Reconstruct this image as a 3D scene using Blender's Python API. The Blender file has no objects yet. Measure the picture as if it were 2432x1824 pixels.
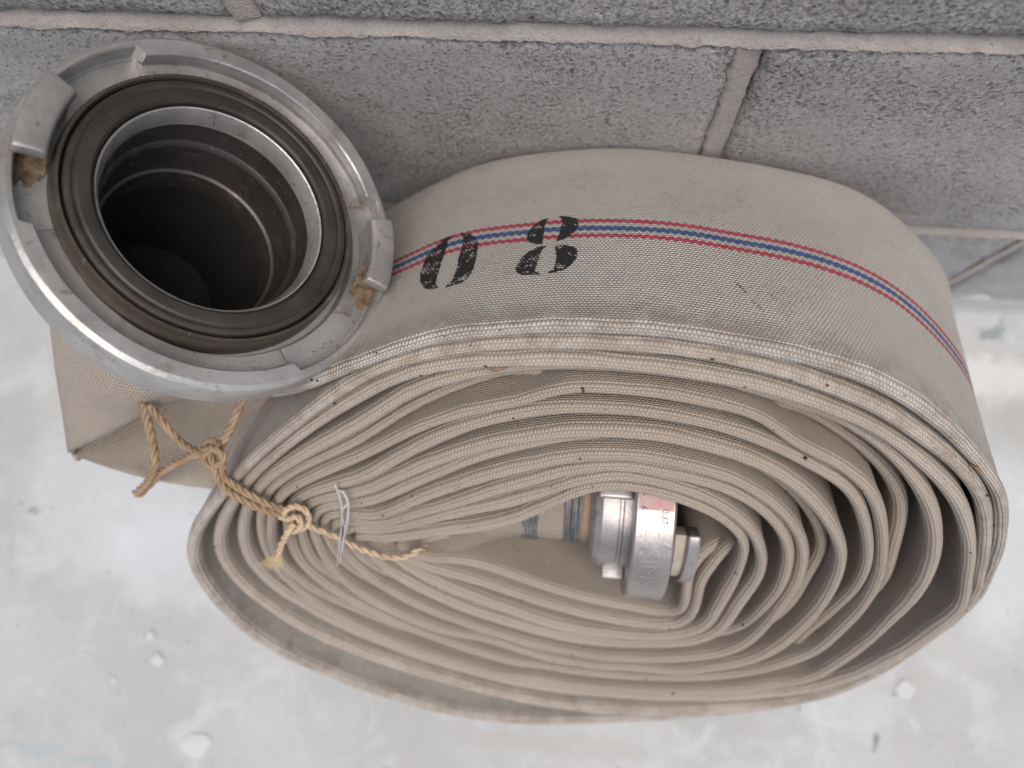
import bpy, bmesh, math, random
import numpy as np
from mathutils import Vector, Matrix, noise

random.seed(11)
SC = bpy.context.scene
COL = SC.collection
R = math.radians

# ------------------------------------------------------------------ measured data (metres unless noted)
WRAPS = [[[-208.9,-85.0,46],[-189.8,-84.5,40],[-165.8,-77.9,30],[-138.3,-62.2,15],[-111.3,-41.1,3],[-87.6,-25.7,0],[-63.3,-13.6,0],[-29.0,-5.3,0],[11.8,-1.4,0],[51.9,-3.7,0],[122.8,-22.6,0],[187.8,-80.1,2],[202.4,-113.8,2],[211.0,-143.4,6],[216.6,-177.7,10],[180.0,-316.4,24],[25.9,-352.0,6],[-63.1,-350.9,0],[-188.5,-280.7,0],[-214.4,-188.0,0]],[[-168.7,-111.9,0],[-88.8,-33.8,0],[-64.0,-21.0,0],[-29.0,-12.1,0],[12.4,-8.8,0],[53.1,-10.7,0],[118.9,-31.6,0],[177.8,-77.6,0],[194.6,-112.2,0],[201.2,-136.0,0],[209.2,-169.1,4],[169.9,-293.4,12],[24.4,-325.9,2],[-60.9,-306.9,0],[-160.4,-253.7,0],[-195.8,-185.1,0]],[[-165.0,-116.3,0],[-90.1,-43.6,0],[-64.6,-28.5,0],[-29.2,-20.6,0],[13.2,-18.2,0],[55.0,-21.6,0],[114.9,-39.3,0],[167.3,-78.9,0],[187.7,-113.2,0],[195.0,-137.0,0],[202.5,-163.8,0],[159.9,-269.2,5],[23.4,-308.8,6],[-60.2,-293.4,5],[-146.1,-239.6,3],[-178.3,-182.4,0]],[[-160.3,-120.1,0],[-92.5,-60.8,0],[-66.1,-40.9,2],[-30.0,-29.9,6],[13.9,-27.9,8],[57.3,-30.4,8],[115.9,-46.6,4],[155.4,-80.4,0],[173.7,-115.3,0],[178.8,-139.6,0],[178.1,-168.1,0],[142.7,-258.0,0],[22.5,-294.8,0],[-59.4,-277.5,0],[-137.4,-230.8,0],[-165.4,-180.4,0]],[[-156.1,-125.3,2],[-95.7,-75.8,4],[-69.2,-56.9,10],[-31.0,-40.9,14],[14.5,-36.1,16],[60.0,-40.5,18],[119.3,-63.2,16],[154.7,-97.3,14],[164.4,-135.9,14],[168.7,-162.2,14],[167.6,-192.8,18],[134.5,-266.4,17],[22.5,-297.8,14],[-59.9,-275.4,11],[-134.1,-229.7,6],[-159.8,-179.5,0]],[[-149.7,-124.4,0],[-95.7,-83.4,0],[-67.6,-61.9,0],[-29.4,-42.2,0],[14.4,-33.8,0],[57.9,-37.9,0],[106.6,-59.2,0],[134.3,-83.1,0],[150.3,-118.7,0],[156.1,-143.2,0],[155.4,-172.1,0],[127.0,-246.2,0],[21.2,-274.7,0],[-58.3,-254.9,0],[-120.2,-214.3,0],[-148.7,-177.8,0]],[[-141.7,-126.7,0],[-98.0,-99.8,0],[-68.7,-74.6,0],[-29.5,-51.7,0],[15.2,-42.9,0],[59.6,-47.8,0],[103.1,-67.4,0],[127.4,-86.4,2],[145.7,-122.2,2],[151.9,-148.4,3],[152.2,-177.6,7],[125.5,-249.7,11],[21.2,-276.5,12],[-58.6,-252.8,10],[-118.1,-215.5,7],[-141.4,-179.6,2]],[[-133.4,-127.3,0],[-99.6,-111.0,0],[-70.1,-89.5,0],[-29.7,-67.5,0],[16.4,-56.9,0],[62.1,-62.2,0],[98.1,-79.1,0],[131.6,-121.5,0],[136.6,-146.4,0],[136.5,-175.4,0],[114.4,-236.8,0],[20.5,-263.5,0],[-57.5,-240.2,0],[-112.8,-207.2,0],[-130.7,-175.0,0]],[[-130.3,-131.1,0],[-101.9,-124.0,2],[-72.2,-104.0,4],[-30.4,-77.9,5],[17.1,-66.6,8],[65.2,-74.4,10],[101.9,-95.5,12],[131.2,-138.1,12],[129.1,-165.5,12],[125.7,-193.7,10],[101.8,-238.4,14],[20.5,-267.0,14],[-58.1,-239.9,11],[-108.4,-206.3,7],[-125.1,-177.1,2]],[[-126.2,-133.3,0],[-103.2,-136.4,0],[-72.2,-113.7,0],[-30.0,-89.4,0],[17.5,-71.3,0],[64.7,-77.2,0],[91.5,-93.1,0],[114.4,-124.0,0],[119.8,-149.1,0],[116.2,-179.0,0],[100.3,-226.4,0],[19.5,-248.1,0],[-56.8,-226.1,0],[-101.7,-196.1,0],[-113.9,-172.5,0]],[[-120.9,-135.4,0],[-104.3,-144.5,0],[-73.4,-127.2,0],[-30.1,-101.0,0],[18.2,-79.3,0],[66.3,-86.5,0],[89.0,-99.8,0],[107.7,-125.0,0],[112.7,-150.2,0],[111.2,-183.1,2],[95.2,-227.7,9],[19.3,-247.9,12],[-57.4,-224.5,11],[-97.1,-195.2,7],[-110.0,-174.7,2]],[[-116.0,-139.6,0],[-104.8,-148.2,0],[-73.7,-129.9,0],[-30.2,-112.7,0],[18.7,-85.3,0],[68.3,-97.6,0],[83.9,-110.9,0],[94.0,-127.0,0],[98.3,-152.5,0],[94.5,-182.8,0],[85.2,-215.7,0],[18.5,-232.9,0],[-56.0,-210.2,0],[-89.9,-184.9,0],[-100.8,-170.4,0]],[[-110.9,-143.2,0],[-105.2,-151.2,0],[-74.7,-141.3,0],[-30.4,-125.7,0],[19.2,-91.2,0],[69.7,-105.5,0],[81.6,-115.8,0],[87.8,-127.9,0],[88.3,-154.1,0],[85.5,-184.4,0],[79.1,-211.8,0],[18.0,-224.8,0],[-55.3,-195.6,0],[-82.4,-177.5,0],[-88.3,-168.5,0]],[[-107.3,-149.4,2],[-107.3,-158.8,4],[-77.6,-155.4,8],[-33.8,-156.7,26],[23.5,-151.7,58],[85.8,-165.8,60],[108.9,-167.9,50],[85.9,-142.0,10],[72.6,-159.7,2],[73.5,-186.5,0],[69.2,-206.4,0],[16.8,-205.8,0],[-54.4,-177.9,0],[-75.7,-170.9,0],[-80.5,-167.3,0]],[[-103.5,-156.0,4],[-108.6,-163.6,6],[-78.5,-161.2,10],[-34.1,-160.9,28],[23.9,-156.2,60],[86.8,-170.4,62],[104.2,-167.5,54],[81.3,-146.8,13],[66.5,-160.6,2],[68.0,-187.5,0],[64.9,-201.0,5],[16.4,-200.1,7],[-54.1,-171.8,6],[-71.1,-166.6,3],[-75.1,-166.5,0]],[[-96.7,-156.0,2],[-85.2,-159.0,4]]]
TAIL = [[[-0.2762,-0.1044,0.2896],[-0.2747,-0.1083,0.3041],[-0.2318,-0.1261,0.316],[-0.1925,-0.1325,0.3188],[-0.1603,-0.132,0.3059],[-0.149,-0.1285,0.28]],[[-0.2753,-0.1388,0.2795],[-0.2741,-0.1413,0.2912],[-0.2324,-0.1554,0.3007],[-0.196,-0.151,0.3032],[-0.1656,-0.1486,0.2938],[-0.1543,-0.1385,0.2689]],[[-0.276,-0.1668,0.2674],[-0.2746,-0.1689,0.2771],[-0.2368,-0.1661,0.2874],[-0.2052,-0.1557,0.2932],[-0.1755,-0.1494,0.2864],[-0.1559,-0.1424,0.2634]],[[-0.2775,-0.1845,0.2609],[-0.2761,-0.1866,0.2666],[-0.2435,-0.1739,0.2767],[-0.2126,-0.1587,0.2833],[-0.184,-0.1499,0.278],[-0.1577,-0.143,0.2584]],[[-0.28,-0.1866,0.2568],[-0.2807,-0.1877,0.2587],[-0.2611,-0.1722,0.2481],[-0.2352,-0.1545,0.2433],[-0.2019,-0.1462,0.2415],[-0.1653,-0.1432,0.2388]],[[-0.2789,-0.1878,0.2545],[-0.2783,-0.1884,0.2574],[-0.2503,-0.1857,0.2533],[-0.219,-0.1787,0.2485],[-0.1855,-0.1733,0.2413],[-0.1635,-0.1687,0.2349]],[[-0.2805,-0.1889,0.2504],[-0.2793,-0.1892,0.2543],[-0.2394,-0.1975,0.2557],[-0.2015,-0.2007,0.2519],[-0.1744,-0.1989,0.2417],[-0.1616,-0.1953,0.2309]],[[-0.2861,-0.187,0.239],[-0.2863,-0.1871,0.241],[-0.2514,-0.1928,0.2371],[-0.2118,-0.1945,0.2334],[-0.1822,-0.1944,0.2248],[-0.1655,-0.193,0.2215]]]
ROPE = {"strand_up":[[-0.1538,-0.1459,0.3165],[-0.1604,-0.1569,0.3114],[-0.1672,-0.1691,0.3042],[-0.1742,-0.179,0.2983],[-0.1787,-0.1851,0.2958]],"strand_mid":[[-0.214,-0.1604,0.2994],[-0.2098,-0.1679,0.2919],[-0.1994,-0.1777,0.2895],[-0.1869,-0.183,0.2937],[-0.1789,-0.1847,0.2969]],"strand_left":[[-0.2188,-0.1593,0.2969],[-0.219,-0.1704,0.2882],[-0.2167,-0.183,0.2832],[-0.2163,-0.1906,0.281],[-0.2231,-0.1998,0.2742],[-0.2336,-0.2066,0.266]],"strand_cross":[[-0.1773,-0.1841,0.2968],[-0.1873,-0.1831,0.2938],[-0.1992,-0.1873,0.2871],[-0.214,-0.1936,0.2774],[-0.2241,-0.2005,0.2691],[-0.2346,-0.2076,0.2609]],"strand_double_a":[[-0.1787,-0.1821,0.2993],[-0.1755,-0.1881,0.2991],[-0.1741,-0.1942,0.2971],[-0.1694,-0.2,0.2938],[-0.1607,-0.2056,0.2872],[-0.1514,-0.2094,0.2818],[-0.1417,-0.2108,0.2777]],"strand_double_b":[[-0.1741,-0.1806,0.298],[-0.1724,-0.1867,0.297],[-0.1716,-0.1925,0.2961],[-0.1658,-0.197,0.295],[-0.1575,-0.2022,0.2894],[-0.1487,-0.2063,0.284],[-0.1378,-0.2083,0.2797]],"knot_a":[[-0.1824,-0.1809,0.2997],[-0.1748,-0.18,0.3043],[-0.1695,-0.1826,0.3034],[-0.1716,-0.1868,0.3],[-0.1781,-0.1881,0.2983],[-0.1822,-0.1844,0.2982],[-0.1767,-0.1811,0.3023],[-0.1728,-0.1783,0.3023],[-0.1786,-0.1758,0.3001],[-0.1819,-0.1774,0.2982]],"knot_b":[[-0.141,-0.2138,0.2762],[-0.1435,-0.2109,0.2809],[-0.1414,-0.2072,0.2853],[-0.1362,-0.2052,0.2881],[-0.1323,-0.206,0.2867],[-0.1303,-0.2097,0.2829],[-0.1319,-0.2144,0.2793],[-0.1361,-0.2172,0.2773]],"knot_c":[[-0.1465,-0.2111,0.2801],[-0.1406,-0.2118,0.2835],[-0.1354,-0.21,0.2874],[-0.1327,-0.2119,0.2869],[-0.1348,-0.216,0.2824],[-0.1391,-0.2182,0.2784],[-0.1418,-0.2159,0.2779]],"strand_tag":[[-0.1367,-0.2132,0.284],[-0.1409,-0.2189,0.2815],[-0.145,-0.2259,0.2768],[-0.1476,-0.2328,0.273]],"strand_long":[[-0.1374,-0.2135,0.275],[-0.1312,-0.2156,0.274],[-0.1207,-0.2192,0.2705],[-0.1105,-0.2239,0.265],[-0.1,-0.2277,0.2605],[-0.0901,-0.229,0.2581],[-0.0826,-0.2272,0.2587],[-0.0769,-0.2236,0.2583],[-0.0751,-0.2217,0.2512]]}
FRAY = [[-0.1467,-0.2311,0.2742],[-0.1555,-0.238,0.2709],[-0.1525,-0.2393,0.2694],[-0.1496,-0.2401,0.2681],[-0.1585,-0.2367,0.2714],[-0.146,-0.2385,0.268]]
SHRED = [[[-0.1132,-0.1924,0.3001],[-0.1118,-0.1994,0.2933],[-0.1132,-0.2102,0.2821],[-0.1162,-0.2226,0.2719],[-0.1206,-0.2361,0.2574]],[[-0.1097,-0.1952,0.2969],[-0.1081,-0.2022,0.2915],[-0.1108,-0.2132,0.2817],[-0.1149,-0.2247,0.271],[-0.1188,-0.2347,0.2591]],[[-0.1089,-0.2013,0.2896],[-0.112,-0.2058,0.2874],[-0.1124,-0.2145,0.2785],[-0.1156,-0.2273,0.2664]],[[-0.1132,-0.1944,0.2962],[-0.1084,-0.1977,0.2954],[-0.1085,-0.2076,0.2868],[-0.1131,-0.2191,0.273]]]
CAM_AXES = [[0.993846, -0.069199, 0.0865], [0.081054, 0.986535, -0.142056], [-0.075505, 0.148193, 0.986072]]
CAM_POS = [0.0, -0.18826, 0.65385]
ORG = [0.0, -0.1248, 0.37606]
CPL_C = [-0.14917, -0.08293, 0.37283]
CPL_R = 0.07745

# ------------------------------------------------------------------ camera
cam_d = bpy.data.cameras.new("camera")
cam = bpy.data.objects.new("camera", cam_d)
COL.objects.link(cam)
mw = Matrix([list(CAM_AXES[i]) + [CAM_POS[i]] for i in range(3)] + [[0, 0, 0, 1]])
cam.matrix_world = mw
cam_d.sensor_fit = 'HORIZONTAL'
cam_d.sensor_width = 36.0
cam_d.lens = 25.905
cam_d.clip_start = 0.02
cam_d.clip_end = 60.0
cam_d.dof.use_dof = True
cam_d.dof.focus_distance = 0.315
cam_d.dof.aperture_fstop = 5.2
SC.camera = cam

# ------------------------------------------------------------------ sky, sun, exposure
SUN_EL, SUN_AZ = R(72), R(150)
world = bpy.data.worlds.new("World")
SC.world = world
world.use_nodes = True
wt = world.node_tree
bgn = wt.nodes['Background']
sky = wt.nodes.new('ShaderNodeTexSky')
sky.sky_type = 'NISHITA'
sky.sun_disc = False
sky.sun_elevation = SUN_EL
sky.sun_rotation = SUN_AZ
sky.air_density = 1.0
sky.dust_density = 4.5
sky.ozone_density = 1.0
wt.links.new(sky.outputs[0], bgn.inputs[0])
bgn.inputs[1].default_value = 0.10
sun_d = bpy.data.lights.new("sun", 'SUN')
sun_d.energy = 1.5
sun_d.angle = R(50)
sun_d.color = (1.0, 0.95, 0.90)
sun = bpy.data.objects.new("sun", sun_d)
COL.objects.link(sun)
sdir = Vector((math.sin(SUN_AZ) * math.cos(SUN_EL), math.cos(SUN_AZ) * math.cos(SUN_EL), math.sin(SUN_EL)))
sun.rotation_euler = sdir.to_track_quat('Z', 'Y').to_euler()
SC.view_settings.view_transform = 'Standard'
SC.view_settings.look = 'None'
SC.view_settings.exposure = 0.49
SC.view_settings.gamma = 1.0
SC.cycles.max_bounces = 10
SC.cycles.diffuse_bounces = 6


# ------------------------------------------------------------------ helpers
def tag(o, label=None, cat=None, group=None, kind=None):
    if label: o['label'] = label
    if cat: o['category'] = cat
    if group: o['group'] = group
    if kind: o['kind'] = kind
    return o


def empty(name, loc=(0, 0, 0)):
    o = bpy.data.objects.new(name, None)
    o.empty_display_size = 0.02
    o.location = loc
    COL.objects.link(o)
    return o


def link(name, me, mat=None, parent=None, smooth=True):
    o = bpy.data.objects.new(name, me)
    COL.objects.link(o)
    if mat:
        me.materials.append(mat)
    if smooth:
        me.polygons.foreach_set('use_smooth', [True] * len(me.polygons))
    if parent:
        o.parent = parent
        o.matrix_parent_inverse = Matrix.Translation(-Vector(parent.location))
    me.update()
    return o


def pydata(name, verts, faces, mat=None, parent=None, smooth=True, uv=None, name_uv='UVMap'):
    me = bpy.data.meshes.new(name)
    me.from_pydata([tuple(map(float, v)) for v in verts], [], faces)
    if uv is not None:
        l = me.uv_layers.new(name=name_uv)
        flat = []
        for f in uv:
            for c in f:
                flat += [float(c[0]), float(c[1])]
        l.data.foreach_set('uv', flat)
    return link(name, me, mat, parent, smooth)


def catmull(P, n, closed=False):
    """P (k,d) control points -> (k-1)*n+1 samples, centripetal enough for even spacing."""
    P = np.asarray(P, float)
    ext = np.vstack([2 * P[0] - P[1], P, 2 * P[-1] - P[-2]])
    out = []
    for i in range(1, len(ext) - 2):
        p0, p1, p2, p3 = ext[i - 1], ext[i], ext[i + 1], ext[i + 2]
        d0 = max(np.linalg.norm(p1 - p0), 1e-6) ** .5
        d1 = max(np.linalg.norm(p2 - p1), 1e-6) ** .5
        d2 = max(np.linalg.norm(p3 - p2), 1e-6) ** .5
        t0, t1, t2, t3 = 0, d0, d0 + d1, d0 + d1 + d2
        for j in range(n):
            t = t1 + (t2 - t1) * j / n
            A1 = (t1 - t) / (t1 - t0) * p0 + (t - t0) / (t1 - t0) * p1
            A2 = (t2 - t) / (t2 - t1) * p1 + (t - t1) / (t2 - t1) * p2
            A3 = (t3 - t) / (t3 - t2) * p2 + (t - t2) / (t3 - t2) * p3
            B1 = (t2 - t) / (t2 - t0) * A1 + (t - t0) / (t2 - t0) * A2
            B2 = (t3 - t) / (t3 - t1) * A2 + (t - t1) / (t3 - t1) * A3
            out.append((t2 - t) / (t2 - t1) * B1 + (t - t1) / (t2 - t1) * B2)
    out.append(P[-1])
    return np.array(out)


def resample(P, step):
    P = np.asarray(P, float)
    d = np.r_[0, np.cumsum(np.linalg.norm(np.diff(P[:, :min(3, P.shape[1])], axis=0), axis=1))]
    n = max(2, int(round(d[-1] / step)) + 1)
    s = np.linspace(0, d[-1], n)
    return np.column_stack([np.interp(s, d, P[:, i]) for i in range(P.shape[1])]), s


def smooth1(a, w):
    k = np.hanning(2 * w + 3)[1:-1]
    k /= k.sum()
    pad = len(k) // 2
    if a.ndim == 1:
        return np.convolve(np.pad(a, pad, mode='edge'), k, mode='valid')
    return np.column_stack([smooth1(a[:, i], w) for i in range(a.shape[1])])


# ------------------------------------------------------------------ node helper
class NT:
    def __init__(self, name):
        self.m = bpy.data.materials.new(name)
        self.m.use_nodes = True
        self.t = self.m.node_tree
        self.b = self.t.nodes['Principled BSDF']

    def set(self, sock, v):
        if isinstance(v, bpy.types.NodeSocket):
            self.t.links.new(v, sock)
        elif v is not None:
            if hasattr(sock.default_value, '__len__') and not hasattr(v, '__len__'):
                v = (v, v, v)
            if hasattr(v, '__len__') and len(v) == 3 and sock.type == 'RGBA':
                v = (*v, 1)
            sock.default_value = v

    def m_(self, op, a, b=None, c=None, clamp=False):
        n = self.t.nodes.new('ShaderNodeMath')
        n.operation = op
        n.use_clamp = clamp
        self.set(n.inputs[0], a)
        if b is not None: self.set(n.inputs[1], b)
        if c is not None: self.set(n.inputs[2], c)
        return n.outputs[0]

    def add(self, a, b): return self.m_('ADD', a, b)
    def sub(self, a, b): return self.m_('SUBTRACT', a, b)
    def mul(self, a, b): return self.m_('MULTIPLY', a, b)
    def mx(self, a, b): return self.m_('MAXIMUM', a, b)
    def mn(self, a, b): return self.m_('MINIMUM', a, b)
    def ab(self, a): return self.m_('ABSOLUTE', a)

    def ss(self, x, lo, hi):
        n = self.t.nodes.new('ShaderNodeMapRange')
        n.interpolation_type = 'SMOOTHSTEP'
        self.set(n.inputs['Value'], x)
        self.set(n.inputs['From Min'], lo)
        self.set(n.inputs['From Max'], hi)
        return n.outputs[0]

    def mix(self, f, a, b, mode='MIX'):
        n = self.t.nodes.new('ShaderNodeMix')
        n.data_type = 'RGBA'
        n.blend_type = mode
        self.set(n.inputs[0], f)
        self.set(n.inputs[6], a)
        self.set(n.inputs[7], b)
        return n.outputs[2]

    def noise(self, scale, vec=None, detail=3, rough=.55, dist=0, out=0, typ='3D'):
        n = self.t.nodes.new('ShaderNodeTexNoise')
        n.noise_dimensions = typ
        if vec is not None: self.t.links.new(vec, n.inputs['Vector'])
        n.inputs['Scale'].default_value = scale
        n.inputs['Detail'].default_value = detail
        n.inputs['Roughness'].default_value = rough
        n.inputs['Distortion'].default_value = dist
        return n.outputs[out]

    def vor(self, scale, vec=None, feature='F1', out='Distance', rnd=1):
        n = self.t.nodes.new('ShaderNodeTexVoronoi')
        n.feature = feature
        if vec is not None: self.t.links.new(vec, n.inputs['Vector'])
        n.inputs['Scale'].default_value = scale
        n.inputs['Randomness'].default_value = rnd
        return n.outputs[out]

    def coord(self, which='Object'):
        n = self.t.nodes.new('ShaderNodeTexCoord')
        return n.outputs[which]

    def sep(self, v):
        n = self.t.nodes.new('ShaderNodeSeparateXYZ')
        self.t.links.new(v, n.inputs[0])
        return n.outputs

    def comb(self, x, y, z=0.0):
        n = self.t.nodes.new('ShaderNodeCombineXYZ')
        for i, a in enumerate((x, y, z)): self.set(n.inputs[i], a)
        return n.outputs[0]

    def bump(self, h, dist, strength=1.0, normal=None):
        n = self.t.nodes.new('ShaderNodeBump')
        self.set(n.inputs['Height'], h)
        n.inputs['Distance'].default_value = dist
        n.inputs['Strength'].default_value = strength
        if normal is not None: self.t.links.new(normal, n.inputs['Normal'])
        return n.outputs[0]

    def out(self, color=None, rough=None, normal=None, metal=None, **kw):
        if color is not None: self.set(self.b.inputs['Base Color'], color)
        if rough is not None: self.set(self.b.inputs['Roughness'], rough)
        if normal is not None: self.t.links.new(normal, self.b.inputs['Normal'])
        if metal is not None: self.set(self.b.inputs['Metallic'], metal)
        for k, v in kw.items(): self.set(self.b.inputs[k.replace('_', ' ')], v)
        return self.m


def mat_canvas(name, stripe=True, ps=.00175, pv=.00165, tint=(1, 1, 1)):
    n = NT(name)
    uv = n.sep(n.coord('UV'))
    s, v = uv[0], uv[1]
    wob = n.noise(35, n.coord('UV'), 2, out=0)
    b = n.m_('DIVIDE', v, pv)
    b = n.add(b, n.mul(wob, 1.2))
    row = n.m_('FLOOR', b)
    fb = n.m_('FRACT', b)
    a = n.add(n.m_('DIVIDE', s, ps), n.m_('FRACT', n.mul(row, .5)))
    a = n.add(a, n.mul(wob, 1.5))
    fa = n.m_('FRACT', a)
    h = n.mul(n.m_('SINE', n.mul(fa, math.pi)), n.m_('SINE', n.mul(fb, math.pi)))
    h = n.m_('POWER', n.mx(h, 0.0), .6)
    wn = n.t.nodes.new('ShaderNodeTexWhiteNoise')
    wn.noise_dimensions = '2D'
    n.t.links.new(n.comb(n.m_('FLOOR', a), row), wn.inputs['Vector'])
    rnd = wn.outputs['Value']
    ob = n.coord('Object')
    big = n.noise(14, ob, 4, .6)
    mid = n.noise(70, ob, 4, .65)
    c = n.mix(n.ss(big, .35, .68), tuple(x * t for x, t in zip((.455, .418, .375), tint)), tuple(x * t for x, t in zip((.56, .53, .49), tint)))
    c = n.mix(n.mul(n.ss(mid, .52, .8), .22), c, (.42, .35, .29))
    face = n.sub(1.0, n.ss(s, 1.0, 1.3)) if stripe else 1.0
    bri = n.add(n.sub(.82, n.mul(face, .08)), n.add(n.mul(rnd, .10), n.mul(h, n.add(.15, n.mul(face, .17)))))  # weave gaps darker in the colour: dirt plus painted gap shadow
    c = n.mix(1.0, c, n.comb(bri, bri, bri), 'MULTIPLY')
    # handled, dirty folded edges
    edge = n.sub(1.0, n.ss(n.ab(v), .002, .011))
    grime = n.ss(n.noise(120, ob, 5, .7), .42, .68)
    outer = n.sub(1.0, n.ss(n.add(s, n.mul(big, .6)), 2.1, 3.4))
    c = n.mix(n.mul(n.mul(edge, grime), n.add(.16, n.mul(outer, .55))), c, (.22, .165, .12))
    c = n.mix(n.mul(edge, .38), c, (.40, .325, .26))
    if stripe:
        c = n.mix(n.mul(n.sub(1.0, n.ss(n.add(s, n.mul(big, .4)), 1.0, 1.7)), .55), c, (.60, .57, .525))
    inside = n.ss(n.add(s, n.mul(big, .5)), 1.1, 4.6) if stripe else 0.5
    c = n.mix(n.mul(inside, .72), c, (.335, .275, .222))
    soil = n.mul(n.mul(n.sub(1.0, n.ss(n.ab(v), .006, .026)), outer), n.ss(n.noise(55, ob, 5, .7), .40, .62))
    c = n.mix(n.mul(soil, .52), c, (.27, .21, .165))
    sm = n.mul(n.ss(n.noise(18, ob, 3, .6), .52, .66), n.ss(n.noise(260, ob, 3, .7), .45, .7))
    c = n.mix(n.mul(sm, .38), c, (.22, .18, .15))
    stainy = n.ss(n.noise(8, ob, 5, .7, .8), .50, .66)
    c = n.mix(n.mul(stainy, .22), c, (.33, .285, .24))
    sp = n.ss(n.noise(420, ob, 2, .5), .735, .765)
    c = n.mix(n.mul(sp, .8), c, (.06, .045, .035))
    if stripe:
        for (s0, v0, s1, v1, wd) in ((.2945, .0420, .3045, .0205, .0014), (.3060, .0425, .3135, .0270, .0010)):
            L = math.hypot(s1 - s0, v1 - v0)
            dx, dy = (s1 - s0) / L, (v1 - v0) / L
            al = n.add(n.mul(n.sub(s, s0), dx), n.mul(n.sub(v, v0), dy))
            pe = n.ab(n.sub(n.mul(n.sub(s, s0), dy), n.mul(n.sub(v, v0), dx)))
            q = n.mul(n.sub(1.0, n.ss(pe, wd * .4, wd)), n.mul(n.ss(al, -.001, .001), n.sub(1.0, n.ss(al, L - .003, L))))
            q = n.mul(q, n.ss(n.noise(330, n.coord('UV'), 2), .44, .58))
            c = n.mix(n.mul(q, n.sub(1.0, n.mul(h, .75))), c, (.07, .055, .045))
        zig = n.mul(n.m_('SINE', n.mul(s, 2 * math.pi / (2 * ps))), .00050)
        vz = n.add(n.add(v, zig), n.mul(n.sub(wob, .5), .0012))
        def band(c0, w):
            return n.sub(1.0, n.ss(n.ab(n.sub(vz, c0)), w * .8, w * 1.15))
        red = n.mx(band(.0824, .0017), band(.0688, .0017))
        blue = band(.0756, .0021)
        thr = n.ss(n.add(h, n.mul(rnd, .35)), .12, .42)
        c = n.mix(n.mul(red, n.add(.22, n.mul(thr, .74))), c, (.47, .035, .075))
        c = n.mix(n.mul(blue, n.add(.20, n.mul(thr, .76))), c, (.03, .085, .27))
    nb = n.bump(n.mul(n.add(h, n.mul(rnd, .15)), n.add(.58, n.mul(face, .42))), .0009, 1.0)
    nb = n.bump(n.noise(40, ob, 3), .0012, .5, nb)
    return n.out(c, .68, nb, Specular_IOR_Level=.4)


def mat_metal(name, base=(.60, .60, .59), rough=.38, stain=.5, bump=.0002):
    n = NT(name)
    ob = n.coord('Object')
    g = n.noise(25, ob, 4, .6)
    f = n.noise(300, ob, 5, .7)
    c = n.mix(n.ss(g, .38, .66), base, tuple(x * .72 for x in base))
    c = n.mix(n.mul(n.ss(n.noise(60, ob, 5, .7), .56, .72), stain), c, (.30, .245, .20))
    c = n.mix(n.mul(n.ss(n.noise(140, ob, 3, .6), .70, .76), .8), c, (.09, .075, .07))
    r = n.add(rough - .1, n.mul(f, .22))
    stretch = n.comb(n.mul(n.sep(ob)[0], 900.0), n.mul(n.sep(ob)[1], 60.0), n.mul(n.sep(ob)[2], 140.0))
    scr = n.ss(n.noise(1.0, stretch, 3, .7, .8), .66, .74)
    c = n.mix(n.mul(scr, .6), c, (.78, .77, .75))
    dent = n.ss(n.noise(110, ob, 4, .75, 1.0), .60, .66)
    c = n.mix(n.mul(dent, .55), c, (.16, .145, .13))
    c = n.mix(n.mul(n.ss(n.noise(38, ob, 5, .75, .5), .57, .66), .30 * stain + .1), c, tuple(x * .5 for x in base))
    nb = n.bump(n.add(f, n.add(n.mul(n.noise(90, ob, 4), .6), n.mul(scr, -.5))), bump, 1.0)
    return n.out(c, r, nb, .6)


def mat_plain(name, c1, c2, scale=60, rough=.7, bump=.0003, metal=0.0, detail=4):
    n = NT(name)
    ob = n.coord('Object')
    f = n.noise(scale, ob, detail, .65)
    return n.out(n.mix(n.ss(f, .3, .7), c1, c2), rough, n.bump(n.noise(scale * 5, ob, 4, .7), bump), metal)


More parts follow.
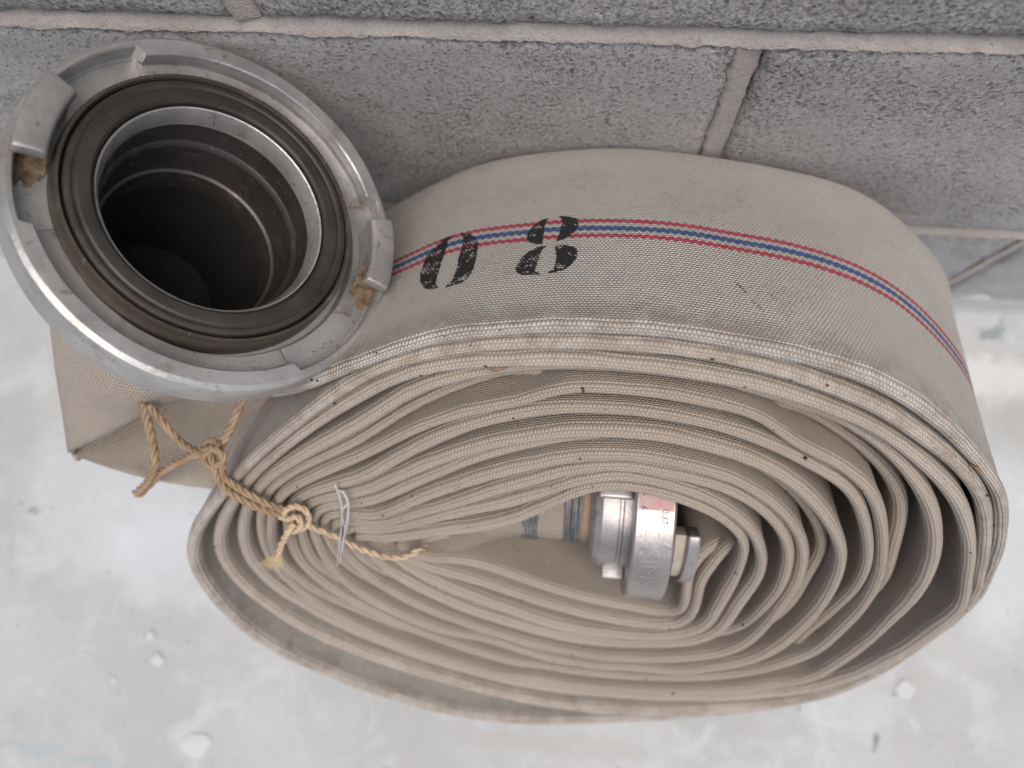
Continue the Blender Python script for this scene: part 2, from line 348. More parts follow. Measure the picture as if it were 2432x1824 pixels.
def mat_block():
    n = NT("concrete_block")
    ob = n.coord('Object')
    xyz = n.sep(ob)
    big = n.noise(9, ob, 4, .6)
    grain = n.noise(330, ob, 6, .85)
    grit = n.vor(520, ob)
    rough = n.ss(n.add(n.noise(16, ob, 4, .7), n.mul(n.ss(xyz[2], .36, .385), .12)), .40, .66)
    pit = n.ss(n.add(n.noise(420, ob, 8, .86), n.mul(rough, .05)), .565, .625)
    c = n.mix(n.ss(big, .3, .7), (.54, .525, .51), (.64, .625, .61))
    c = n.mix(n.ss(grain, .42, .72), c, (.36, .34, .33))
    c = n.mix(n.mul(n.ss(grit, .55, .25), n.ss(n.noise(900, ob, 1), .55, .6)), c, (.60, .585, .58))
    c = n.mix(n.mul(pit, .40), c, (.13, .12, .11))
    c = n.mix(n.mul(n.ss(n.noise(3.1, ob, 3, .6), .42, .62), .30), c, (.34, .325, .315))
    # whitish limewash on the lowest course
    cellv = n.sep(n.vor(780, ob, out='Color'))
    sp = n.add(.74, n.mul(cellv[0], .50))
    c = n.mix(n.add(.35, n.mul(rough, .5)), c, n.mix(1.0, c, n.comb(sp, sp, sp), 'MULTIPLY'))
    cell2 = n.sep(n.vor(430, ob, out='Color'))
    hole = n.mul(n.ss(cell2[0], .86, .90), n.ss(n.vor(430, ob), .55, .35))
    c = n.mix(n.mul(hole, n.add(.18, n.mul(rough, .42))), c, (.11, .10, .092))
    low = n.sub(1.0, n.ss(n.add(xyz[2], n.mul(n.noise(30, ob, 3), .05)), .16, .24))
    c = n.mix(n.mul(low, .7), c, (.58, .595, .62))
    hh = n.add(n.add(n.mul(grain, .8), n.mul(pit, -.6)), n.add(n.mul(hole, -1.0), n.mul(cellv[0], .35)))
    nb = n.bump(hh, .0022, 1.0)
    return n.out(c, .9, nb, Specular_IOR_Level=.25)


def mat_mortar():
    n = NT("mortar")
    ob = n.coord('Object')
    f = n.noise(40, ob, 4, .6)
    g = n.noise(700, ob, 4, .7)
    c = n.mix(n.ss(f, .3, .7), (.42, .38, .355), (.50, .465, .435))
    c = n.mix(n.mul(n.ss(n.noise(260, ob, 4, .7), .55, .72), .5), c, (.30, .26, .23))
    c = n.mix(n.mul(n.ss(g, .58, .72), .6), c, (.27, .23, .205))
    nb = n.bump(n.add(g, n.mul(n.noise(260, ob, 5, .75), 1.2)), .0014, 1.0)
    return n.out(c, .9, n.bump(f, .0006, .5, nb), Specular_IOR_Level=.2)


def mat_floor():
    n = NT("cement_floor")
    ob = n.coord('Object')
    xyz = n.sep(ob)
    a = n.noise(5, ob, 5, .62)
    b = n.noise(22, ob, 5, .7, .6)
    d = n.noise(75, ob, 4, .65)
    c = n.mix(n.ss(a, .36, .64), (.375, .384, .378), (.435, .446, .445))
    c = n.mix(n.mul(n.ss(b, .50, .68), .6), c, (.505, .527, .545))
    c = n.mix(n.mul(n.ss(d, .56, .70), .45), c, (.43, .425, .405))
    w = n.noise(55, ob, 4, .6, out=1)
    ws = n.sep(w)
    wx = n.add(xyz[0], n.mul(n.sub(ws[0], .5), .035))
    wy = n.add(xyz[1], n.mul(n.sub(ws[1], .5), .035))
    # local stains and pale patches, plus shade painted below the coil: x, y, rx, ry, strength, colour
    for (x, y, rx, ry, k, col) in STAINS_AND_SHADE:
        q = n.m_('SQRT', n.add(n.m_('POWER', n.m_('DIVIDE', n.sub(wx, x), rx), 2.0), n.m_('POWER', n.m_('DIVIDE', n.sub(wy, y), ry), 2.0)))
        c = n.mix(n.mul(n.sub(1.0, n.ss(q, .55, 1.05)), k), c, col)
    c = n.mix(n.mul(n.ss(n.noise(480, ob, 4, .8), .55, .66), .30), c, (.30, .30, .29))
    sp = n.ss(n.noise(190, ob, 2, .5), .725, .75)
    c = n.mix(n.mul(sp, .7), c, (.13, .15, .15))
    nb = n.bump(d, .0012, .5)
    return n.out(c, .62, n.bump(b, .003, .4, nb), Specular_IOR_Level=.35)


DK = (.10, .13, .135)
TEAL = (.34, .39, .40)
STAINS_AND_SHADE = [(.3195, -.012, .006, .010, .95, DK), (.3530, -.020, .011, .009, .85, (.2, .25, .25)), (.3640, -.014, .004, .010, .8, (.25, .30, .30)),
          (-.488, -.2415, .006, .006, .9, DK), (-.366, -.408, .012, .004, .7, TEAL),
          (-.455, -.447, .040, .006, .8, TEAL), (-.40, -.452, .030, .006, .7, TEAL), (-.36, -.455, .02, .005, .7, TEAL),
          (-.47, -.425, .010, .014, .6, TEAL), (-.435, -.425, .005, .014, .55, TEAL),
          (.33, -.06, .10, .022, .5, (.70, .71, .70)), (.265, -.365, .004, .006, .8, DK), (.285, -.39, .009, .007, .75, DK),
          (.24, -.34, .05, .03, .3, (.56, .60, .64)), (-.40, -.22, .13, .09, .42, (.56, .60, .64)), (-.33, -.27, .10, .06, .38, (.56, .60, .64)),
          (.36, -.20, .05, .10, .4, (.63, .67, .70)), (0, -.395, .10, .012, .45, (.36, .355, .34))]  # last patch: shade below the coil put into the floor colour

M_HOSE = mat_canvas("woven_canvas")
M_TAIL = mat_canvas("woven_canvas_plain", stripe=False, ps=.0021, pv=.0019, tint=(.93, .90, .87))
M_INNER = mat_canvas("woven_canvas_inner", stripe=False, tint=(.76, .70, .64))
M_INK = None
M_ALU = mat_metal("cast_aluminium", (.50, .495, .485), .36, .75, .0003)
M_ALU2 = mat_metal("cast_aluminium_bright", (.46, .445, .43), .40, .9, .0003)
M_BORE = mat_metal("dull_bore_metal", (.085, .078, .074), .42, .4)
M_BRASS = mat_metal("tarnished_brass", (.13, .11, .088), .42, .6)
M_RUBBER = mat_plain("old_rubber", (.020, .018, .016), (.042, .037, .032), 45, .5, .00025)
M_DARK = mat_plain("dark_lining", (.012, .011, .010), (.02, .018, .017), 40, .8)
M_RUST = mat_plain("rust_residue", (.10, .062, .034), (.26, .19, .125), 330, .85, .0009)
M_JUTE = mat_plain("jute_fibre", (.25, .165, .098), (.36, .255, .165), 160, .85, .0004)
M_JUTE2 = mat_plain("pale_jute_fibre", (.45, .325, .21), (.56, .435, .30), 160, .85, .0004)
M_FRAY = mat_plain("frayed_jute", (.62, .48, .27), (.74, .62, .40), 160, .8, .0003)
M_WIRE = mat_plain("binding_wire", (.10, .105, .11), (.17, .175, .18), 200, .45, .0002, .3)
M_BLOCK = mat_block()
M_MORTAR = mat_mortar()
M_FLOOR = mat_floor()
M_PAINT = mat_plain("white_paint_drop", (.48, .49, .49), (.52, .53, .53), 80, .8)
M_GRIT = mat_plain("dark_grit", (.03, .024, .02), (.09, .065, .045), 200, .9)
M_LEAF = mat_plain("dry_leaf", (.14, .10, .07), (.24, .17, .115), 150, .8)
M_STRAW = mat_plain("dry_straw", (.42, .20, .08), (.50, .30, .15), 150, .8)
M_INKMARK = mat_plain("stamped_ink", (.03, .03, .035), (.06, .06, .07), 300, .6)

# ------------------------------------------------------------------ floor and wall
nx, ny = 120, 100
fx = np.linspace(-2.2, 2.2, nx)
fy = np.linspace(-3.2, .35, ny)
fv = [(x, y, .0012 * noise.noise((x * 9, y * 9, 1.3)) + .0005 * noise.noise((x * 40, y * 40, 7)) - .0012) for y in fy for x in fx]
ff = [(j * nx + i, j * nx + i + 1, (j + 1) * nx + i + 1, (j + 1) * nx + i) for j in range(ny - 1) for i in range(nx - 1)]
floor = tag(pydata("floor", fv, ff, M_FLOOR), 'pale worn cement floor with grey stains and white paint spots', None, None, 'structure')


def blob(name, x, y, r, hgt, seed, mat, parent):
    k = 22
    vs = [(x, y, hgt)]
    fs = []
    for ring, (q, z) in enumerate(((.55, .9), (.85, .6), (1.0, -.6))):
        for i in range(k):
            a = 2 * math.pi * i / k
            rr = r * q * (1 + .35 * noise.noise((math.cos(a) * 1.3 + seed, math.sin(a) * 1.3, seed * 2.1)))
            vs.append((x + rr * math.cos(a), y + rr * math.sin(a) * .9, hgt * z))
    for i in range(k):
        j = (i + 1) % k
        fs.append((0, 1 + i, 1 + j))
        for g in (0, 1):
            fs.append((1 + g * k + i, 1 + (g + 1) * k + i, 1 + (g + 1) * k + j, 1 + g * k + j))
    return pydata(name, vs, fs, mat, parent)


for i, (x, y, r) in enumerate(((-.3052, -.4281, .012), (.2841, -.3235, .0075), (-.3602, -.3419, .0045), (-.3512, -.3615, .0055), (-.388, -.383, .003))):
    blob("paint_spot", x, y, r, .0002, i * 3.7 + 1, M_PAINT, floor)

wall = empty("block_wall", (0, .1, 0))
tag(wall, 'grey concrete block wall with pinkish mortar joints behind the hose', 'wall')


def block(x0, x1, z0, z1, seed):
    """one concrete block: gridded front face with rough arrises, box behind."""
    st = .0035
    nxx = max(4, int((x1 - x0) / st))
    nzz = max(4, int((z1 - z0) / st))
    vs, fs = [], []
    for j in range(nzz + 1):
        for i in range(nxx + 1):
            x = x0 + (x1 - x0) * i / nxx
            z = z0 + (z1 - z0) * j / nzz
            d = min(i, nxx - i, j, nzz - j)
            e = noise.noise((x * 160, z * 160, seed))
            y = .0006 * noise.noise((x * 45, z * 45, seed)) + .0005 * e
            if d == 0:
                y += .0030 + .0012 * e
                ex = .0012 * noise.noise((x * 110, z * 110, seed + 5))
                x += ex if i in (0, nxx) else 0
                z += ex if j in (0, nzz) else 0
            elif d == 1:
                y += .0006 + .0009 * max(0, e)
            vs.append((x, y, z))
    w = nxx + 1
    for j in range(nzz):
        for i in range(nxx):
            fs.append((j * w + i, j * w + i + 1, (j + 1) * w + i + 1, (j + 1) * w + i))
    rim = [i for i in range(w)] + [j * w + nxx for j in range(1, nzz + 1)] + [nzz * w + i for i in range(nxx - 1, -1, -1)] + [j * w for j in range(nzz - 1, 0, -1)]
    b0 = len(vs)
    for k in rim:
        vs.append((vs[k][0], .12, vs[k][2]))
    m = len(rim)
    for k in range(m):
        fs.append((rim[(k + 1) % m], rim[k], b0 + k, b0 + (k + 1) % m))
    return pydata("block", vs, fs, M_BLOCK, wall)


BL, J = .428, .0105
Z = [(-.02, .1682), (.1788, .3672), (.3752, .563)]
OFF = [.2945, .0705, -.1440]
for c, (z0, z1) in enumerate(Z):
    for k in range(-3, 2):
        x0 = OFF[c] + k * BL
        if x0 > .75 or x0 + BL - J < -.95: continue
        block(x0, x0 + BL - J, z0, z1, c * 17.3 + k * 3.1)


def mortar_bed(x0, x1, z0, z1, seed):
    """struck bed joint: tucked in under the upper block, smeared over the lower one."""
    st = .0010
    nn = int((x1 - x0) / st)
    prof = [(1.02, .010), (1.0, .0085), (.90, .0055), (.58, .0026), (.25, .0004), (.08, -.0004), (.0, -.0005), (-.06, .0012), (-.08, .010)]
    vs, fs = [], []
    for i in range(nn + 1):
        x = x0 + (x1 - x0) * i / nn
        jag = .0020 * noise.noise((x * 30, seed, 0)) + .0016 * noise.noise((x * 170, seed, 3)) + .0014 * noise.noise((x * 430, seed, 4)) + .0034 * max(0, noise.noise((x * 70, seed, 9)) - .15)
        top = .0006 * noise.noise((x * 60, seed, 5))
        for q, y in prof:
            z = z0 + (z1 - z0) * q
            if q < .1: z -= jag
            if q > .9: z += top
            vs.append((x, y + .0005 * noise.noise((x * 50, q * 4, seed)), z))
    k = len(prof)
    for i in range(nn):
        for j in range(k - 1):
            fs.append((i * k + j, (i + 1) * k + j, (i + 1) * k + j + 1, i * k + j + 1))
    return pydata("mortar_joint", vs, fs, M_MORTAR, wall)


def mortar_perp(xc, z0, z1, seed, slant=0.0, smear=0.0):
    nn = int((z1 - z0) / .0010)
    prof = [(-.62, .010), (-.60, .0004), (-.52, -.0005), (-.3, .0006), (.1, .0016), (.4, .0024), (.52, .0044), (.55, .010)]
    vs, fs = [], []
    for i in range(nn + 1):
        t = i / nn
        z = z0 + (z1 - z0) * t
        for q, y in prof:
            x = xc + slant * (t - .5) + J * 1.06 * q
            if abs(q) > .45:
                x += (.0011 * noise.noise((z * 150, seed + q, 0)) + .0010 * noise.noise((z * 420, seed + q, 2)) + .0013 * noise.noise((z * 45, seed + q, 4)))
            vs.append((x, y + .0004 * noise.noise((q * 3, z * 60, seed)) - smear * max(0, t - .9), z))
    k = len(prof)
    for i in range(nn):
        for j in range(k - 1):
            fs.append((i * k + j, i * k + j + 1, (i + 1) * k + j + 1, (i + 1) * k + j))
    return pydata("mortar_joint", vs, fs, M_MORTAR, wall)


mortar_bed(-.95, .75, Z[0][1], Z[1][0], 2.2)
mortar_bed(-.95, .75, Z[1][1], Z[2][0], 6.1)
for c, (z0, z1) in enumerate(Z):
    for k in range(-2, 2):
        x = OFF[c] + k * BL - J / 2
        if -.8 < x < .7:
            mortar_perp(x, z0, z1, c * 5 + k, -.005 if c == 1 else 0)
# masonry that carries on above and behind
vs = [(-2.2, .05, -.02), (2.2, .05, -.02), (2.2, .2, -.02), (-2.2, .2, -.02), (-2.2, .05, 2.4), (2.2, .05, 2.4), (2.2, .2, 2.4), (-2.2, .2, 2.4)]
fs = [(0, 1, 5, 4), (1, 2, 6, 5), (2, 3, 7, 6), (3, 0, 4, 7), (4, 5, 6, 7), (3, 2, 1, 0)]
pydata("wall_core", vs, fs, M_BLOCK, wall, smooth=False)

# trowelled cement fillet where the wall meets the floor
vs, fs = [], []
nn = 700
for i in range(nn + 1):
    x = -.95 + 1.7 * i / nn
    w = .016 + .006 * noise.noise((x * 18, 3, 1)) + .004 * noise.noise((x * 70, 3, 4))
    for q, (fy_, fz_) in enumerate(((1.0, -.002), (.85, .0012), (.45, .0035), (.18, .010), (.06, .024), (-.02, .036), (-.30, .036))):
        vs.append((x, -w * fy_ + .0006 * noise.noise((x * 60, q, 2)), fz_ * (1 + .35 * noise.noise((x * 30, q * .3, 7)))))
for i in range(nn):
    for q in range(6):
        fs.append((i * 7 + q, i * 7 + q + 1, (i + 1) * 7 + q + 1, (i + 1) * 7 + q))
pydata("cement_fillet", vs, fs, M_FLOOR, wall)

# ------------------------------------------------------------------ the hose
NV = Vector((0, -math.cos(R(40)), math.sin(R(40))))          # coil axis, towards the viewer
UP = Vector((0, math.sin(R(40)), math.cos(R(40))))           # up along the leaning coil face
nv, upv, org = np.array(NV), np.array(UP), np.array(ORG)
HW = .159                                                     # flat width of the hose

hose = empty("fire_hose", (0, -.22, 0))
tag(hose, 'flat rolled beige canvas fire hose with red and blue stripe, leaning on the block wall', 'fire hose')

ctrl = np.array([p for w in WRAPS for p in w], float) / 1000.0
cl = catmull(ctrl, 14)
cl, _ = resample(cl, .006)
# let neighbouring wraps press against, not through, each other
idx = np.arange(len(cl))
ghost = cl[:, 2] > .020
far = (np.abs(idx[:, None] - idx[None, :]) > 18) & ~(ghost[:, None] | ghost[None, :])
TMIN = .0062
for it in range(30):
    d = cl[:, None, :2] - cl[None, :, :2]
    dist = np.sqrt((d ** 2).sum(-1))
    dist[~far] = 9
    mv = np.zeros((len(cl), 2))
    near = dist < TMIN
    wgt = np.where(near, (TMIN - dist) / np.maximum(dist, 1e-5) * .25, 0)
    mv = (d * wgt[..., None]).sum(1)
    m = np.linalg.norm(mv, axis=1)
    mv *= (np.minimum(m, .0015) / np.maximum(m, 1e-9))[:, None]
    cl[:, :2] += smooth1(mv, 3)
cl[:, :2] = smooth1(cl[:, :2], 2)
d = cl[:, None, :2] - cl[None, :, :2]
dist = np.sqrt((d ** 2).sum(-1))
dist[~far] = 9
hh = np.clip(dist.min(1) * .478, .0026, .0041)
hh = smooth1(np.minimum(hh, np.r_[hh[1:], hh[-1]]), 4)
cl = np.column_stack([cl, hh])
cl, S_ = resample(cl, .0036)
# zero of the length scale: the crown of the outer wrap
S_ = S_ - S_[np.argmin(np.linalg.norm(cl[:200, :2] - np.array([-.029, -.0053]), axis=1))] + .20
cl[:, :2] = smooth1(cl[:, :2], 2)
tan = np.gradient(cl[:, :2], axis=0)
tan /= np.linalg.norm(tan, axis=1)[:, None]
nor = np.column_stack([-tan[:, 1], tan[:, 0]])
N_ = len(cl)
rec = smooth1(cl[:, 2], 6) + np.array([.0016 * noise.noise((s * .9, 7.7, 3.0)) + .0011 * noise.noise((s * 7, 1.7, 0)) + .0005 * noise.noise((s * 31, 4.1, 0)) for s in S_])
hh = cl[:, 3]


def hose_point(c2, n2, rc, a, off):
    """a: axial distance back from the front rim, off: offset along the outward normal."""
    return org + np.array([c2[0], 0, 0]) + c2[1] * upv - (rc + a) * nv + off * (n2[0] * np.array([1, 0, 0]) + n2[1] * upv)


NF = 16
RE = 2.1


def section(h):
    o = []
    for ph in (0, 22, 45, 68):
        o.append((RE * h * (1 - math.cos(R(ph))), math.sin(R(ph))))
    for i in range(NF):
        o.append((RE * h + (HW - (1 + RE) * h) * (i / (NF - 1)) ** 1.25, 1.0))
    for ph in (68, 45, 22, 0):
        o.append((HW - h * (1 - math.cos(R(ph))), math.sin(R(ph))))
    inner = [(a, -q) for a, q in o[1:-1]][::-1]
    return o, inner


def bead(a):
    e = min(a, HW - a)
    return .80 + .24 * math.exp(-((e - .0035) / .0045) ** 2)


# the back edges of the outer wraps flare towards the right shoulder of the coil
wrap_no = np.interp(S_ - S_[0], [0, *np.cumsum([1.19 - .055 * k for k in range(14)])], range(15))
phi = np.degrees(np.arctan2(nor[:, 1], nor[:, 0]))
FL = .024 * np.exp(-((phi - 32) / 34) ** 2) * np.clip(1.25 - .28 * wrap_no, 0, 1)
FL = smooth1(FL, 8)
verts, faces, uvs = [], [], []
K = None
for i in range(N_):
    h = hh[i]
    fw = FL[i]
    o, inn = section(h)
    ring = o + inn
    K = len(ring)
    for j, (a, q) in enumerate(ring):
        w = .00035 * noise.noise((S_[i] * 26, a * 60, 2.0)) + .0005 * noise.noise((S_[i] * 9, a * 22, 8.0))
        verts.append(hose_point(cl[i, :2], nor[i], rec[i], a, q * (h * bead(a)) + w + fw * (max(0, a - .004) / HW) ** 1.15))
no = len(o)
arc = [.0038 * R(p) for p in (0, 22, 45, 68)]
vv = arc + [a + .0022 for a, q in o[4:]]
vv += [-(a + .0022) for a, q in inn[:-3]] + [-x for x in arc[:0:-1]] + [0.0]
for i in range(N_ - 1):
    for j in range(K):
        j2 = (j + 1) % K
        faces.append((i * K + j, (i + 1) * K + j, (i + 1) * K + j2, i * K + j2))
        va = vv[j]
        vb = vv[j + 1] if j + 1 < len(vv) else 0.0
        if j == no - 1: va = -va
        uvs.append(((S_[i], va), (S_[i + 1], va), (S_[i + 1], vb), (S_[i], vb)))
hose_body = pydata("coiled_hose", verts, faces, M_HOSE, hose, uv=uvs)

# stencilled number, given on the unrolled hose: (along, across) in mm
GLYPHS = {"zero":[[[166.9,84.3],[161.8,84.1],[158.1,77.8],[154.7,70.3],[154.5,58.4],[156.5,49.4],[160.0,42.4],[164.1,39.0],[167.9,38.4],[167.1,40.6],[165.9,41.2],[165.1,48.5],[165.0,58.7],[165.0,69.3],[164.8,80.7],[166.0,82.9]],[[170.5,84.2],[175.6,81.0],[179.9,75.1],[181.5,69.0],[182.2,59.4],[182.4,50.5],[181.4,43.3],[179.4,38.9],[175.4,37.7],[171.3,37.5],[171.9,39.7],[173.3,41.6],[173.7,47.1],[173.7,56.0],[173.5,66.5],[173.2,76.3],[171.8,81.3]]],"eight":[[[213.6,87.0],[210.4,86.2],[206.4,81.9],[204.2,75.1],[204.0,69.6],[205.8,65.8],[208.7,63.9],[212.1,63.8],[211.6,66.2],[211.5,72.5],[211.6,79.5],[212.3,85.1]],[[217.5,87.9],[221.8,87.3],[226.1,84.7],[227.2,80.4],[226.6,74.9],[224.1,69.4],[220.8,66.2],[217.8,65.2],[218.4,67.9],[219.0,74.2],[219.6,81.2],[219.0,85.5]],[[214.0,61.7],[210.3,61.6],[206.5,58.2],[202.9,52.3],[201.6,45.2],[202.4,41.5],[205.6,39.2],[212.8,38.5],[212.4,39.9],[210.3,41.4],[210.8,47.3],[211.5,54.7],[212.5,59.2]],[[217.0,61.9],[221.8,61.7],[226.6,59.0],[227.9,55.7],[227.6,50.6],[225.3,44.5],[222.3,41.1],[218.5,39.8],[216.0,39.1],[216.5,40.6],[218.4,42.1],[218.7,46.3],[218.6,53.8],[217.9,59.1]]]}


def hose_surface(s, v, lift):
    i = min(max(np.searchsorted(S_, s) - 1, 0), N_ - 2)
    t = (s - S_[i]) / (S_[i + 1] - S_[i])
    a = v - .0022
    P = []
    for k in (i, i + 1):
        w = .00035 * noise.noise((S_[k] * 26, a * 60, 2.0)) + .0005 * noise.noise((S_[k] * 9, a * 22, 8.0))
        P.append(hose_point(cl[k, :2], nor[k], rec[k], a, hh[k] * bead(a) + w + lift + FL[k] * (max(0, a - .004) / HW) ** 1.15))
    return P[0] * (1 - t) + P[1] * t


def mat_ink(ps=.00175, pv=.00165):
    n = NT("stencil_ink")
    uv = n.sep(n.coord('UV'))
    s, v = uv[0], uv[1]
    wob = n.noise(35, n.coord('UV'), 2)
    b = n.add(n.m_('DIVIDE', v, pv), n.mul(wob, 1.2))
    row = n.m_('FLOOR', b)
    a = n.add(n.add(n.m_('DIVIDE', s, ps), n.m_('FRACT', n.mul(row, .5))), n.mul(wob, 1.5))
    h = n.mul(n.m_('SINE', n.mul(n.m_('FRACT', a), math.pi)), n.m_('SINE', n.mul(n.m_('FRACT', b), math.pi)))
    wn = n.t.nodes.new('ShaderNodeTexWhiteNoise')
    wn.noise_dimensions = '2D'
    n.t.links.new(n.comb(n.m_('FLOOR', a), row), wn.inputs['Vector'])
    worn = n.add(n.mul(n.noise(110, n.coord('UV'), 3, .6), 1.0), n.add(n.mul(h, .16), n.mul(wn.outputs['Value'], .16)))
    al = n.sub(1.0, n.mul(n.ss(worn, .70, .82), .9))
    nb = n.bump(h, .0006, .9)
    return n.out((.014, .013, .014), .6, nb, Alpha=al)


M_INK = mat_ink()
for key in ('zero', 'eight'):
    vs, fs, uv, seen = [], [], [], {}
    cell = .00042
    for poly in GLYPHS[key]:
        pl = np.array(poly) / 1000
        x0, y0 = pl.min(0)
        x1, y1 = pl.max(0)
        for i in range(int(x0 / cell) - 1, int(x1 / cell) + 2):
            for j in range(int(y0 / cell) - 1, int(y1 / cell) + 2):
                cx, cy = (i + .5) * cell, (j + .5) * cell
                e = .0003 * noise.noise((cx * 900, cy * 900, 2))
                ins = False
                for k in range(len(pl)):
                    (ax_, ay_), (bx_, by_) = pl[k], pl[k - 1]
                    if (ay_ > cy + e) != (by_ > cy + e) and cx < (bx_ - ax_) * (cy + e - ay_) / (by_ - ay_) + ax_:
                        ins = not ins
                if not ins: continue
                f = []
                for a, b in ((i, j), (i + 1, j), (i + 1, j + 1), (i, j + 1)):
                    if (a, b) not in seen:
                        seen[(a, b)] = len(vs)
                        vs.append(hose_surface(a * cell, b * cell, .00022))
                    f.append(seen[(a, b)])
                fs.append(tuple(f))
                uv.append([(a * cell, b * cell) for a, b in ((i, j), (i + 1, j), (i + 1, j + 1), (i, j + 1))])
    o = pydata("stencil_digit", vs, fs, M_INK, hose, uv=uv)
    o['label'] = 'black stencilled digit ' + key



def grid_mesh(name, G, mat, parent, sub=8, thick=0.0, uvscale=1.0):
    """bicubic sheet through a grid of points, with UVs in metres."""
    G = np.array(G, float)
    rows = [catmull(r, sub) for r in G]
    cols = np.array(rows).transpose(1, 0, 2)
    P = np.array([catmull(c, sub) for c in cols]).transpose(1, 0, 2)
    nr, nc = P.shape[:2]
    su = np.zeros((nr, nc)); sv = np.zeros((nr, nc))
    su[:, 1:] = np.cumsum(np.linalg.norm(np.diff(P, axis=1), axis=2), axis=1)
    sv[1:] = np.cumsum(np.linalg.norm(np.diff(P, axis=0), axis=2), axis=0)
    su -= su[:, nc // 2][:, None]
    fs, uv = [], []
    for i in range(nr - 1):
        for j in range(nc - 1):
            fs.append((i * nc + j, (i + 1) * nc + j, (i + 1) * nc + j + 1, i * nc + j + 1))
            uv.append([(su[a, b], sv[a, b] + .2) for a, b in ((i, j), (i + 1, j), (i + 1, j + 1), (i, j + 1))])
    o = pydata(name, P.reshape(-1, 3), fs, mat, parent, uv=uv)
    if thick:
        md = o.modifiers.new("thickness", 'SOLIDIFY')
        md.thickness = thick
        md.offset = -1
    return o


grid_mesh("hose_end", TAIL, M_TAIL, hose, 9, .003)


# ---- lathe parts
def lathe(name, c, axis, xref, prof, mat, parent, thetas=None, rfun=None, caps=False):
    """revolve [(r, z)] about axis through c; rfun(theta, r, z, k) may modify."""
    axis = Vector(axis).normalized()
    xr = (Vector(xref) - axis * Vector(xref).dot(axis)).normalized()
    yr = axis.cross(xr)
    if thetas is None:
        thetas = [2 * math.pi * i / 128 for i in range(128)]
    vs, fs = [], []
    k = len(prof)
    for t in thetas:
        dr = xr * math.cos(t) + yr * math.sin(t)
        for j, (r, z) in enumerate(prof):
            if rfun: r, z = rfun(t, r, z, j)
            vs.append(Vector(c) + dr * r + axis * z)
    n = len(thetas)
    for i in range(n):
        i2 = (i + 1) % n
        for j in range(k - 1):
            fs.append((i * k + j, i2 * k + j, i2 * k + j + 1, i * k + j + 1))
    if caps:
        fs.append(tuple(i * k for i in range(n))[::-1])
        fs.append(tuple(i * k + k - 1 for i in range(n)))
    o = pydata(name, vs, fs, mat, parent)
    md = o.modifiers.new("creases", 'EDGE_SPLIT')
    md.split_angle = R(22)
    return o


CN = Vector((.651, .178, .738)).normalized()
CR = CPL_R
mm = .001
# the swivelling seal carrier sits a little off centre in the flange
CPL_I = tuple(Vector(CPL_C) - (Vector((1, 0, 0)) - CN * CN.x).normalized() * .0026)


def inarc(a, lo, hi):
    return (a - lo) % 360 <= (hi - lo) % 360


def lip_r(deg):
    return .945 if (inarc(deg, 131.5, 211) or inarc(deg, 307.5, 391)) else .893


ths = sorted(set([i * 2.0 for i in range(180)] + [b + e for b in (131.5, 211, 307.5, 31) for e in (-.9, -.45, .0, .45, .9)]))


def coupling_fun(t, r, z, j):
    deg = math.degrees(t) % 360
    lr = lip_r(deg)
    # short ramp at the ends of the lips
    for b in (131.5, 211, 307.5, 31):
        dd = (deg - b + 180) % 360 - 180
        if abs(dd) < .9:
            lo, hi = lip_r(b - 2), lip_r(b + 2)
            lr = lo + (hi - lo) * (dd + .9) / 1.8
    f = z
    wob = .0003 * noise.noise((math.cos(t) * 4, math.sin(t) * 4, j * .7))
    if r == 'lip0': r = lr + .007
    elif r == 'lip1': r = lr
    elif r == 'lip2': r = lr + .003
    elif r == 'lip2b': r = lr - .009
    elif r == 'lip3': r = lr - .014
    if isinstance(z, str):
        f = -.0095 if lr > .92 else -.0075
    return r * CR + wob, f


body_prof = [(.60, -.085), (.62, -.045), (.80, -.037), (.955, -.0255), (.99, -.023), (1.0, -.0205), (1.0, -.0024), (.996, -.0014), (.972, 0), (.968, 0), ('lip0', 0), ('lip1', -.0008), ('lip2', -.0086), ('lip2b', -.0086), ('lip3', 'f'), (.790, -.0085), (.783, -.0100), (.774, -.0125), (.70, -.0125)]
cpl = lathe("hose_coupling", CPL_C, CN, (1, 0, 0), body_prof, M_ALU, hose, [R(a) for a in ths], coupling_fun)
sc = lambda P: [(r * CR, z) for r, z in P]
lathe("brass_ring", CPL_I, CN, (1, 0, 0), sc([(.775, -.013), (.766, -.004), (.760, -.0008), (.753, .0004), (.738, .0004), (.731, -.0008), (.728, -.008)]), M_BRASS, cpl)
lathe("rubber_gasket", CPL_I, CN, (1, 0, 0), sc([(.727, -.008), (.724, -.0016), (.716, .0002), (.702, .0006), (.690, .0006), (.678, .0001), (.670, .0001), (.660, .0006), (.640, .0008), (.606, .0006), (.594, -.0006), (.590, -.006)]), M_RUBBER, cpl)
lathe("bore_lip", CPL_I, CN, (1, 0, 0), sc([(.591, -.006), (.588, -.0028), (.582, -.0018), (.574, -.0022), (.562, -.0045), (.552, -.0085), (.548, -.0115)]), M_ALU2, cpl)
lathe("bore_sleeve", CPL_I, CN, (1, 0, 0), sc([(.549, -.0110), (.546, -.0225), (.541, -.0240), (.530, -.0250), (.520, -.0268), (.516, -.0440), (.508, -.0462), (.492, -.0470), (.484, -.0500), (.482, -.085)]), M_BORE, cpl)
lathe("bore_lining", CPL_I, CN, (1, 0, 0), sc([(.4825, -.060), (.470, -.085), (.40, -.12), (.20, -.135), (.001, -.137)]), M_DARK, cpl)


